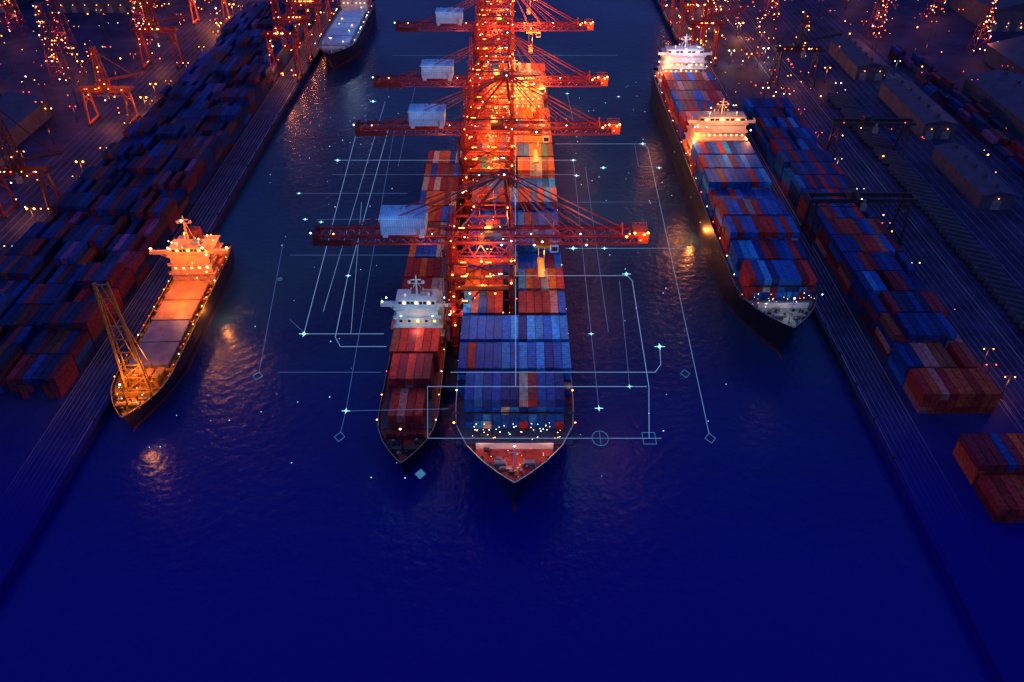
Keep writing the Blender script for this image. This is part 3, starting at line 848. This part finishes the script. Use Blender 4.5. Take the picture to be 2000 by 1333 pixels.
    mm = MB(); mm.box(-29.6, -28.7, y-4.46, y-4.43, 46.2, 48.2); mm.obj("door", M_grey, mh, O)
    m_ = MB(); m_.box(6, 11, y-3.4, y+3.4, 40.9, 41.6); m_.cyl((8.5,y-2,40.4),(8.5,y+2,40.4),0.6,8); part(m_, "trolley", M_yellow)
    m_ = MB(); m_.box(11.2, 13.6, y-1.4, y+1.4, 38.2, 41); m_.box(11.4, 13.4, y-1.5, y-1.4, 38.6, 40.2, 1); m_.box(11.6,13.2,y-0.2,y+0.2,41,41.7); part(m_, "operator_cab", [M_white, M_glass])
    m_ = MB()
    for a in (-1, 1):
        for b_ in (-2, 2): m_.cyl((8.5+a, y+b_, 41), (8.5+a*0.8, y+b_*1.2, 32), 0.06, 4)
    m_.box(7.4, 9.6, y-5.8, y+5.8, 31.3, 32); part(m_, "spreader", M_yellow)
    m_ = MB()
    for k in range(9):
        z = 6+k*4.2; sgn = 1 if k % 2 else -1
        m_.beam((XL-2.0, y-8+sgn*-2, z), (XL-2.0, y-8+sgn*2, z+4.2), 0.8, 0.12)
        m_.box(XL-2.6, XL-0.8, y-8+sgn*2-0.6, y-8+sgn*2+0.6, z+4.1, z+4.2)
        m_.box(XL-2.6, XL-2.5, y-10.6, y-5.4, z+5.1, z+5.2)
    for a in (-2.7, -1.2):
        for b_ in (-10.7, -5.3): m_.box(XL+a-0.1, XL+a+0.1, y+b_-0.1, y+b_+0.1, 5, 44)
    part(m_, "stairway", M_dred)
    for z in (20, 25, 34, 39, 50.8):
        m_ = MB()
        x1 = XR+1.4 if z > 28 else XL+5
        m_.box(XL-1.4, x1, y-10.2, y-9.0, z, z+0.12)
        m_.box(XL-1.4, x1, y-10.25, y-10.2, z+1.0, z+1.08)
        for k in range(10):
            xx = XL-1.4+k*(x1-XL+1.3)/9.2
            m_.box(xx, xx+0.08, y-10.25, y-10.2, z, z+1.0)
        part(m_, "gallery", M_dred)
        nb = 2 if z > 28 else 1
        for k in range(nb):
            xa = XL+3+k*7.6
            mm = MB(); mm.box(xa, xa+1.8, y-10.5, y-10.3, z+0.95, z+1.2); part(mm, "tube_lamp", E_bar)  # tubes added to strengthen the amber glow on the crane
    m_ = MB(); m_.box(XL-1.2, XL+4.0, y-6.5, y-2, 30.6, 33.4); m_.box(XL-1.4, XL+4.2, y-6.7, y-1.8, 33.4, 33.6); part(m_, "switch_room", M_orange)
    m_ = MB(); m_.box(-9, -4, y-7.7, y-4, 46.4, 48.6); m_.box(-9.2, -3.8, y-7.85, y-3.8, 48.6, 48.8); m_.box(-8.6, -4.4, y-3.9, y+3, 46.4, 47.4); part(m_, "winch_room", M_dred)
    def Lb(x, yy, z, k, s=1.0): bulb(e, (x-O[0], yy-O[1], z-O[2]), k, s)
    for k in range(7): Lb(-55+k*15, y-3.9, 46.2, ("orange","orange","white")[k % 3], R.uniform(0.5,0.85))
    for (x, dy, z) in ((40.5,-4,46.6),(38.5,-4,44),(36.5,-4,46.5),(39.5,-3.6,45.8),(34,-4.4,45.5)): Lb(x, y+dy, z, "red" if z == 44 else "orange", 1.3)
    for (x, dy, z, k) in ((-3,-2.8,65.2,"white"),(-62,-3.6,46.3,"cool"),(-1,-9.4,40,"orange"),(-19,-9.4,35,"orange"),(-19,-9.4,27,"orange"),(-1,-9.4,32,"orange"),
        (-10,-9.2,31.2,"orange"),(-14,-9.2,28,"white"),(-6,-9.2,28,"orange"),(-10,-10.4,40.4,"orange"),(-19,-9.4,16,"orange"),(-20.5,-10.6,21,"white"),(-15,-10.5,35.4,"orange"),
        (-12,-5,56,"orange"),(-2,-5.6,56,"orange"),(-19,-9.6,47,"orange"),(-1,-9.6,47,"white"),(8.5,-3.8,43.4,"white")):
        Lb(x, y+dy, z, k, R.uniform(0.7, 1.2))
    for k in range(34):
        Lb(R.uniform(-21, 1), y-R.uniform(9, 10.2), R.choice((21.3,26.3,31,35.3,40.3,44.5,48,52)), R.choice(("orange","orange","red","white")), R.uniform(0.3, 0.7))
    def Lp(x, yy, z, c, p): plight("floodlight_glow", (x-O[0], yy-O[1], z-O[2]), c, p, e, 0.8)
    YO = (1.0,0.36,0.05)
    Lp(-10, y-11, 42, YO, 7500)
    Lp(-8, y, 49.5, YO, 6500)
    Lp(-10, y, 35, YO, 5500)
    Lp(38, y-7, 48, (1.0,0.26,0.05), 3200)
    Lp(9, y+2, 36, (1.0,0.36,0.10), 3000)
    Lp(-16, y-12, 22, (1.0,0.30,0.05), 4000)
    Lp(-36, y-11, 58, (0.4,0.7,1.0), 2000)
    Lp(18, y-10, 49, (1.0,0.24,0.05), 2600)
    Lp(-28, y-8, 40, (1.0,0.20,0.05), 1500)
    return e
c0 = make_crane(CRANE_Y[0])
for y in CRANE_Y[1:]:
    e = copy_thing(c0, (-19, y, 3))
    plight("floodlight_glow", (19+10, -16, 38), (1.0,0.36,0.07), 15000, e, 1)
    plight("floodlight_glow", (19+2, 12, 36), (1.0,0.38,0.07), 13000, e, 1)
for x in (6, 22, -4):  # added blue fill for the front container bays, bulbs included
    bulb(c0, (19+x, -4.4, 39.6), "cool", 1.1)
    plight("floodlight_glow", (19+x, -16, 41), (0.05,0.5,1.0), 3000, c0, 1)

# ------------------------------------------------------------------ yard gantries
def yard_gantry(x0, x1, y, H, mt, lab, lights=0, glow=None, tower=0):
    e = empty("yard_gantry_crane", ((x0+x1)/2, y, 3), lab, "yard crane", "gantry cranes in the container yards")
    O = ((x0+x1)/2, y, 3)
    for x in (x0, x1):
        for dy in (-4.5, 4.5):
            m_ = MB(); m_.beam((x, y+dy*1.2, 4.2), (x, y+dy*0.7, H), 0.7, 0.8); m_.obj("leg", mt, e, O)
            m_ = MB()
            for k in (-1, 1): m_.cyl((x-0.4, y+dy*1.2+k, 3.6), (x+0.4, y+dy*1.2+k, 3.6), 0.6, 8)
            m_.box(x-0.3, x+0.3, y+dy*1.2-1.2, y+dy*1.2+1.2, 3.5, 4.1)
            m_.obj("wheel", M_dark, e, O)
        m_ = MB(); m_.box(x-0.4, x+0.4, y-6.4, y+6.4, 4.1, 4.9); m_.obj("sill_beam", mt, e, O)
        m_ = MB(); m_.beam((x, y-4.6, 12), (x, y+3.4, H-1), 0.35); m_.beam((x, y+4.6, 12), (x, y-3.4, H-1), 0.35); m_.obj("bracing", mt, e, O)
    m_ = MB()
    for dy in (-2.6, 2.6):
        m_.box(x0-3, x1+3, y+dy-0.45, y+dy+0.45, H, H+1.4)
        nn = int((x1-x0)/3)
        for k in range(nn):
            xa = x0+(x1-x0)*k/nn; xb = x0+(x1-x0)*(k+1)/nn
            m_.beam((xa, y+dy, H-2 if k % 2 else H), (xb, y+dy, H if k % 2 else H-2), 0.2)
        m_.beam((x0, y+dy, H-2), (x1, y+dy, H-2), 0.25)
    m_.box(x0-3, x0-2.2, y-2.1, y+2.1, H+0.1, H+1.3); m_.box(x1+2.2, x1+3, y-2.1, y+2.1, H+0.1, H+1.3)
    m_.obj("main_girder", mt, e, O)
    xt = x0*0.6+x1*0.4
    m_ = MB(); m_.box(xt-2.5, xt+2.5, y-3.6, y+3.6, H+1.45, H+2.0); m_.box(xt-1.8, xt+1.2, y-2, y+2, H+2.0, H+3.8); m_.obj("trolley", mt, e, O)
    m_ = MB(); m_.box(xt+2.7, xt+4.7, y-4.6, y-3.1, H-3, H-0.3); m_.box(xt+3.2, xt+4.2, y-3.9, y-3.5, H-0.3, H+1.45); m_.obj("operator_cab", M_grey, e, O)
    if tower:
        m_ = MB(); xm = (x0+x1)/2; TH = tower
        for a in (-1,1):
            for b_ in (-1,1): m_.beam((xm+a*2.4, y+b_*2.4, H+1.4), (xm+a*0.8, y+b_*0.8, H+TH), 0.45)
        for k in range(int(TH/3.3)):
            z = H+2+k*3.3; s = 2.4-1.6*(z-H)/TH
            for a in (-1,1):
                m_.beam((xm-s, y+a*s, z), (xm+s, y+a*s, z+3), 0.25); m_.beam((xm+a*s, y-s, z), (xm+a*s, y+s, z+3), 0.25); m_.beam((xm-s, y+a*s, z), (xm+s, y+a*s, z), 0.25)
        m_.beam((xm, y, H+TH-2), (xm+17, y+2, H+6), 0.4); m_.beam((xm, y, H+TH-2), (xm-15, y, H+1.5), 0.3)
        m_.beam((xm, y-1, H+5), (xm+22, y-1, H+9), 0.8); m_.beam((xm, y+1, H+5), (xm+22, y+1, H+9), 0.6)
        m_.obj("lattice_tower", mt, e, O)
    for k in range(lights):
        bulb(e, (R.uniform(x0, x1)-O[0], -4, R.uniform(5, H+2)-3 if R.random() < 0.5 else H-1), R.choice(("orange","orange","red","white")), R.uniform(0.6,1.2))
    if tower:
        for k in range(8): bulb(e, (R.uniform(-2, 2), -2.8, H-3+R.uniform(2, tower)), R.choice(("orange","red")), R.uniform(0.5,1.0))
    if glow: plight("floodlight_glow", (0, -5, H*0.35), glow[0], glow[1], e, 0.8)
    return e
yard_gantry(118.5, 155, 292, 20, M_dark, "dark rubber-tyred gantry crane straddling the container rows", 4)
yard_gantry(150.8, 183, 366, 21, M_dark, "dark gantry crane standing on the open yard", 6)
yard_gantry(150.8, 172, 470, 22, M_dark, "dark gantry crane at the yard roadside", 12, (OR, 3000), 20)
yard_gantry(-215, -195, 312, 22, M_dred, "tall dark gantry crane with lattice tower beside the road", 14, (OR, 4200), 32)
yard_gantry(-220, -199, 412, 20, M_orange, "orange-lit gantry crane beside the yard road", 12, (OR, 5000), 22)
yard_gantry(-224, -204, 500, 24, M_red, "red-orange gantry crane beside the yard road", 16, (OR, 6500), 26)
yard_gantry(-222, -200, 590, 26, M_orange, "orange gantry crane under bright lamps", 22, (OR, 14000), 26)
for y in (478, 510, 545, 580, 620):
    yard_gantry(-141, -126.5, y, 28, M_red, "red quay crane lit by orange lamps", 20, (OR, 5000), 24)
for y in (505, 545, 585, 625):
    yard_gantry(108, 122, y, 26, M_red, "red quay crane lit by orange lamps", 20, (OR, 5500), 22)

# ------------------------------------------------------------------ lamp posts
def post_mesh(H):
    m_ = MB(); m_.cyl((0,0,0),(0,0,H),0.22,6,0,0.12); m_.box(-0.4,0.4,-0.4,0.4,0,0.5); m_.beam((-1.6,0,H-0.1),(1.6,0,H-0.1),0.16)
    return m_.mesh("lamp_pole", M_dark)
PM = post_mesh(9); PMt = post_mesh(22)
def lamp_post(x, y, kind, tall=False, s=1.0, glow=0):
    H = 22 if tall else 9
    e = empty("lamp_post", (x, y, 3), "dark steel lamp post with two glowing %s heads" % {"orange":"orange","red":"red","white":"warm white","cool":"cool white"}[kind], "lamp post", "lamp posts lighting the port")
    inst("pole", PMt if tall else PM, e, (0,0,0))
    for sg in (-1, 1): bulb(e, (sg*1.5, 0, H-0.55), kind, s, "lamp_head")
    if glow: plight("lamp_glow", (0, -1, min(H, 9)-2.5), {"orange": OR, "red": RD, "white": WH, "cool": CW}[kind], glow, e, 0.5)
for i in range(15):
    lamp_post(-192.2, 210+i*30, "orange" if i > 2 else "cool", False, R.uniform(0.4,0.9), 900 if i > 3 else 0)
for i in range(12):
    lamp_post(-229, 300+i*28, R.choice(("orange","orange","red","red")), i % 3 == 0, R.uniform(0.5,1.2), 1100)
for i in range(14):
    lamp_post(147.6, 168+i*30, R.choice(("orange","red","white")), False, R.uniform(0.4,0.8), 0 if i < 6 else 900)
for i in range(40):
    lamp_post(R.uniform(-420,-235), R.uniform(330,680), R.choice(("orange","orange","orange","red","red")), R.random() < 0.4, R.uniform(0.4,1.3), 1100 if i % 4 == 0 else 0)
for i in range(44):
    lamp_post(R.uniform(200,420), R.uniform(300,680), R.choice(("orange","red","red","red","cool")), R.random() < 0.4, R.uniform(0.35,0.95), 700 if i % 4 == 0 else 0)
for i in range(30):
    lamp_post(R.uniform(123,184), R.uniform(430,700), R.choice(("orange","orange","white")), R.random() < 0.4, R.uniform(0.6,1.4), 2200 if i % 3 == 0 else 0)
for (x, y, p) in ((-198, 300, 2500), (-197, 345, 2200), (-197, 425, 4500), (-199, 445, 4000), (-196, 560, 8000), (-200, 605, 10000), (-185, 640, 10000), (150, 560, 8000), (140, 625, 10000), (150.5, 192, 1100), (150.5, 206, 700)):  # last two posts are added to make the near-right stacks glow
    lamp_post(x, y, "orange", False, 1.5 if y > 210 else 0.6, p)

def light_tower(x, y, H, nb):
    e = empty("lattice_light_tower", (x, y, 3), "steel lattice tower hung with many glowing orange lamps", "light tower", "lit lattice towers in the port")
    m_ = MB(); b0, b1 = 4.5, 1.2
    for a in (-1,1):
        for b_ in (-1,1): m_.beam((a*b0, b_*b0, 0), (a*b1, b_*b1, H), 0.3)
    N = int(H/5)
    for k in range(N):
        z0, z1 = H*k/N, H*(k+1)/N; s0 = b0+(b1-b0)*k/N; s1 = b0+(b1-b0)*(k+1)/N
        for a in (-1,1):
            m_.beam((-s0, a*s0, z0), (s1, a*s1, z1), 0.18); m_.beam((a*s0, -s0, z0), (a*s1, s1, z1), 0.18); m_.beam((-s1,a*s1,z1),(s1,a*s1,z1),0.18)
    m_.box(-2.5,2.5,-2.5,2.5,H,H+0.3)
    m_.obj("lattice", M_dred, e)
    for k in range(nb):
        z = R.uniform(0.05, 1.0)*H; s = (b0+(b1-b0)*z/H)
        bulb(e, (R.uniform(-s, s)*1.3, -s-0.3, z), R.choice(("orange","orange","red","red","white")), R.uniform(0.3,1.1))
    plight("lamp_glow", (0, -7, 14), (1.0, 0.22, 0.05), 5000, e, 0.8)
for (x, y, H) in ((-262,470,44),(-280,520,50),(-246,560,40),(-300,450,36),(-232,640,46),(-262,620,44),(-212,665,40),(-330,560,40),
                  (160,640,40),(180,600,36),(150,690,44),(240,560,34),(290,520,34),(300,610,40),(200,690,40),(260,660,36)):
    light_tower(x, y, H, 44)

# ------------------------------------------------------------------ warehouses
def warehouse(x, y, sx, sy, h, lab):
    e = empty("warehouse", (x, y, 3), lab, "warehouse", "warehouses behind the quays")
    m_ = MB(); m_.box(-sx/2, sx/2, -sy/2, sy/2, 0, h); m_.obj("wall", M_wallb, e)
    m_ = MB()
    for k in range(2):
        yy = -sy/2-0.6 if k == 0 else sy/2+0.6
        m_.v += [(-sx/2-0.6, yy, h), (0, yy, h+sx*0.12), (sx/2+0.6, yy, h)]
    m_.f += [(0,1,4,3),(1,2,5,4),(0,2,1),(3,4,5),(0,3,5,2)]; m_.m += [0]*5
    for k in range(5): m_.box(-0.8, 0.8, -sy/2+sy*(k+0.5)/5-1, -sy/2+sy*(k+0.5)/5+1, h+sx*0.115, h+sx*0.12+1.2)
    m_.obj("roof", M_roof, e)
    nd = max(1, int(sx/8))
    for k in range(nd):
        x0 = -sx/2+sx*(k+0.5)/nd
        m_ = MB(); m_.box(x0-1.9, x0+1.9, -sy/2-0.12, -sy/2-0.003, 0, 4.2); m_.obj("door", M_grey, e)
        bulb(e, (x0, -sy/2-0.5, 5.4), "orange", 0.7, "wall_lamp")
for (x,y,sx,sy,h) in ((-265,390,38,60,9),(-320,400,40,70,10),(-300,640,60,50,14),(-380,520,60,60,12),(-400,640,70,50,16),(270,420,34,70,9),(310,470,40,80,10),(280,350,24,50,8),(350,600,60,60,14),(330,380,40,40,10),(-290,320,34,46,8),(-440,600,50,60,14),(212,420,16,60,8),(208,500,18,50,8),(206,340,14,50,7),(-245,345,16,40,7)):
    warehouse(x, y, sx, sy, h, "dark low-pitched port warehouse with lamps over its doors")

def trailer_mesh():
    m_ = MB(); m_.box(-1.2,1.2,-5.5,5.5,0.9,1.2,1)
    m_.hexa([(-1.2,-5.5,1.2),(1.2,-5.5,1.2),(1.2,5.5,1.2),(-1.2,5.5,1.2),(-0.8,-5.3,3.4),(0.8,-5.3,3.2),(0.8,5.3,3.3),(-0.8,5.3,3.5)],0)
    for yy in (-4,-2.8,3.6):
        for sx in (-1,1): m_.cyl((sx*1.15,yy,0.5),(sx*0.8,yy,0.5),0.5,8,1)
    return m_.mesh("parked_trailer",[M_tarp,M_dark])
TM = trailer_mesh()
for i in range(60):
    if R.random() < 0.1: continue
    o = inst("parked_trailer", TM, None, (178.5+R.uniform(-0.6,0.6), 214+i*3.9, 3), math.radians(62+R.uniform(-4,4)))
    tag(o, "dark tarpaulin-covered trailer parked in a slanted row", "trailer", None, "trailers parked in a slanted row")

m_ = MB()
for k in range(1500):
    side = R.random()
    if side < 0.5: x = R.uniform(-520, -236)
    else: x = R.uniform(196, 520)
    y = R.uniform(300, 900); z = R.uniform(1, 9)
    if R.random() < 0.25: x = R.uniform(-232, -128); y = R.uniform(560, 900)
    elif R.random() < 0.2: x = R.uniform(110, 184); y = R.uniform(430, 900)
    m_.box(x-0.05, x+0.05, y-0.05, y+0.05, 3, 3+z, 3)
    m_.ball(x, y, 3+z, R.choice((R.uniform(0.08, 0.22), R.uniform(0.1, 0.28), R.uniform(0.2, 0.5))), R.choice((0,0,0,1,1,1,2)))
m_.obj("distant_lights", [E_or, E_red, E_wh, M_dark], kind="stuff", label="countless small orange and red port lights", category="lights")

# ------------------------------------------------------------------ glowing network lines above the water
LINES = [[(-68,340),(-60.5,189),(-37.5,189)], [(-71,306),(23.6,306)], [(-71,293),(24,293)],
 [(-54.5,340),(-52.8,218.5),(-51.2,187.5),(-49,183),(-36,183)], [(17,322),(53.4,322),(55,318),(48,147.5)],
 [(-8,220),(35.8,220),(37,217),(35.5,165.6),(33,146)], [(-17.3,171.6),(38,171.6),(40,175),(40.8,183)], [(-23,165.6),(35,165.6)],
 [(23.6,306),(22,189),(21.6,156.8)], [(-74,232.6),(-24.5,232.6)], [(17,237),(59,237)], [(-43,156),(-17,156.8)], [(-52,340),(-43,156)],
 [(-23,165.6),(-21.3,146),(36,146)], [(-64.7,436),(54,436)], [(-80,277),(-40,277)], [(-56,270),(-47,189)], [(33,217),(30.4,165.6)],
 [(-48,390),(-46,300)], [(-60,370),(-57,200)], [(25,380),(26,340)], [(50,322),(49,300),(57,300)],
 [(-64,171.6),(-36,171.6)], [(-78,240),(-69,171.6)], [(-43,156),(-43,148)], [(-66,196),(-60,189)], [(-70,257),(-30,257)], [(18,270),(52,270)], [(28,300),(27,190)], [(0.3,330),(0.3,166)]]
for i, pl in enumerate(LINES):
    m_ = MB(); strong = i in (0, 3, 5, 6, 7, 29)
    for a, b_ in zip(pl[:-1], pl[1:]):
        m_.beam((a[0],a[1],30),(b_[0],b_[1],30),0.13 if strong else 0.085,0.06)
    c = pl[0]
    m_.obj("light_line", E_line if strong or (i % 3 == 1 and i < 21) else E_line2, None, (c[0], c[1], 30), "thin glowing pale blue network line above the harbour", "light line", None, "glowing network lines over the water")
NODES = [(-80.4,277),(-74,257),(-68,255),(-52.8,220),(35.6,221),(19.6,237),(30,237),(22,189),(21.6,157),(40.8,183),(-43,156),(48.8,376),(57,299),(53.4,322),(35,299),(24,292),(23.6,306),(25,380),(-65.6,370),(30.4,165.6),(-60.5,189),(-71,306)]
def node(x, y, s, cross):
    m_ = MB(); m_.ball(x, y, 30, s*0.7)
    if cross:
        m_.beam((x-s*1.5,y,30),(x+s*1.5,y,30),0.1,0.1); m_.beam((x,y-s*1.5,30),(x,y+s*1.5,30),0.1,0.1)
    m_.obj("light_node", E_node, None, (x, y, 30), "small glowing cyan diamond-shaped node" if cross else "tiny glowing pale cyan point of light", "light node", None, "glowing nodes of the network")
for (x, y) in NODES: node(x, y, R.uniform(0.5, 1.0), True)
for k in range(150):
    x = R.uniform(-98, 66); y = R.uniform(132, 400)
    if -42 < x < 18 and y > 150: continue
    node(x, y, R.uniform(0.12, 0.3), False)
def outline(x, y, r, nseg, off=0.0, fill=False):
    m_ = MB()
    P = [(x+r*math.cos(off+2*math.pi*k/nseg), y+1.3*r*math.sin(off+2*math.pi*k/nseg), 30) for k in range(nseg)]
    for k in range(nseg): m_.beam(P[k], P[(k+1) % nseg], 0.12, 0.08)
    if fill:
        m_.v += P; b0 = len(m_.v)-nseg; m_.f.append(tuple(b0+k for k in range(nseg))); m_.m.append(0)
    if nseg > 8:
        m_.beam((x-r,y,30),(x+r,y,30),0.1,0.06); m_.beam((x,y-1.3*r,30),(x,y+1.3*r,30),0.1,0.06)
    m_.obj("light_symbol", E_node2, None, (x, y, 30), "faint glowing cyan outline symbol on the network", "light symbol", None, "glowing symbols of the network")
for (x, y) in ((-43,146.5),(48,146),(-69,170),(46,171)): outline(x, y, 1.3, 4)
outline(-22, 134, 1.2, 4, 0, True)
outline(21, 146, 2.0, 16)
outline(33, 146, 2.2, 4, math.pi/4)
outline(-74, 218, 0.7, 12)
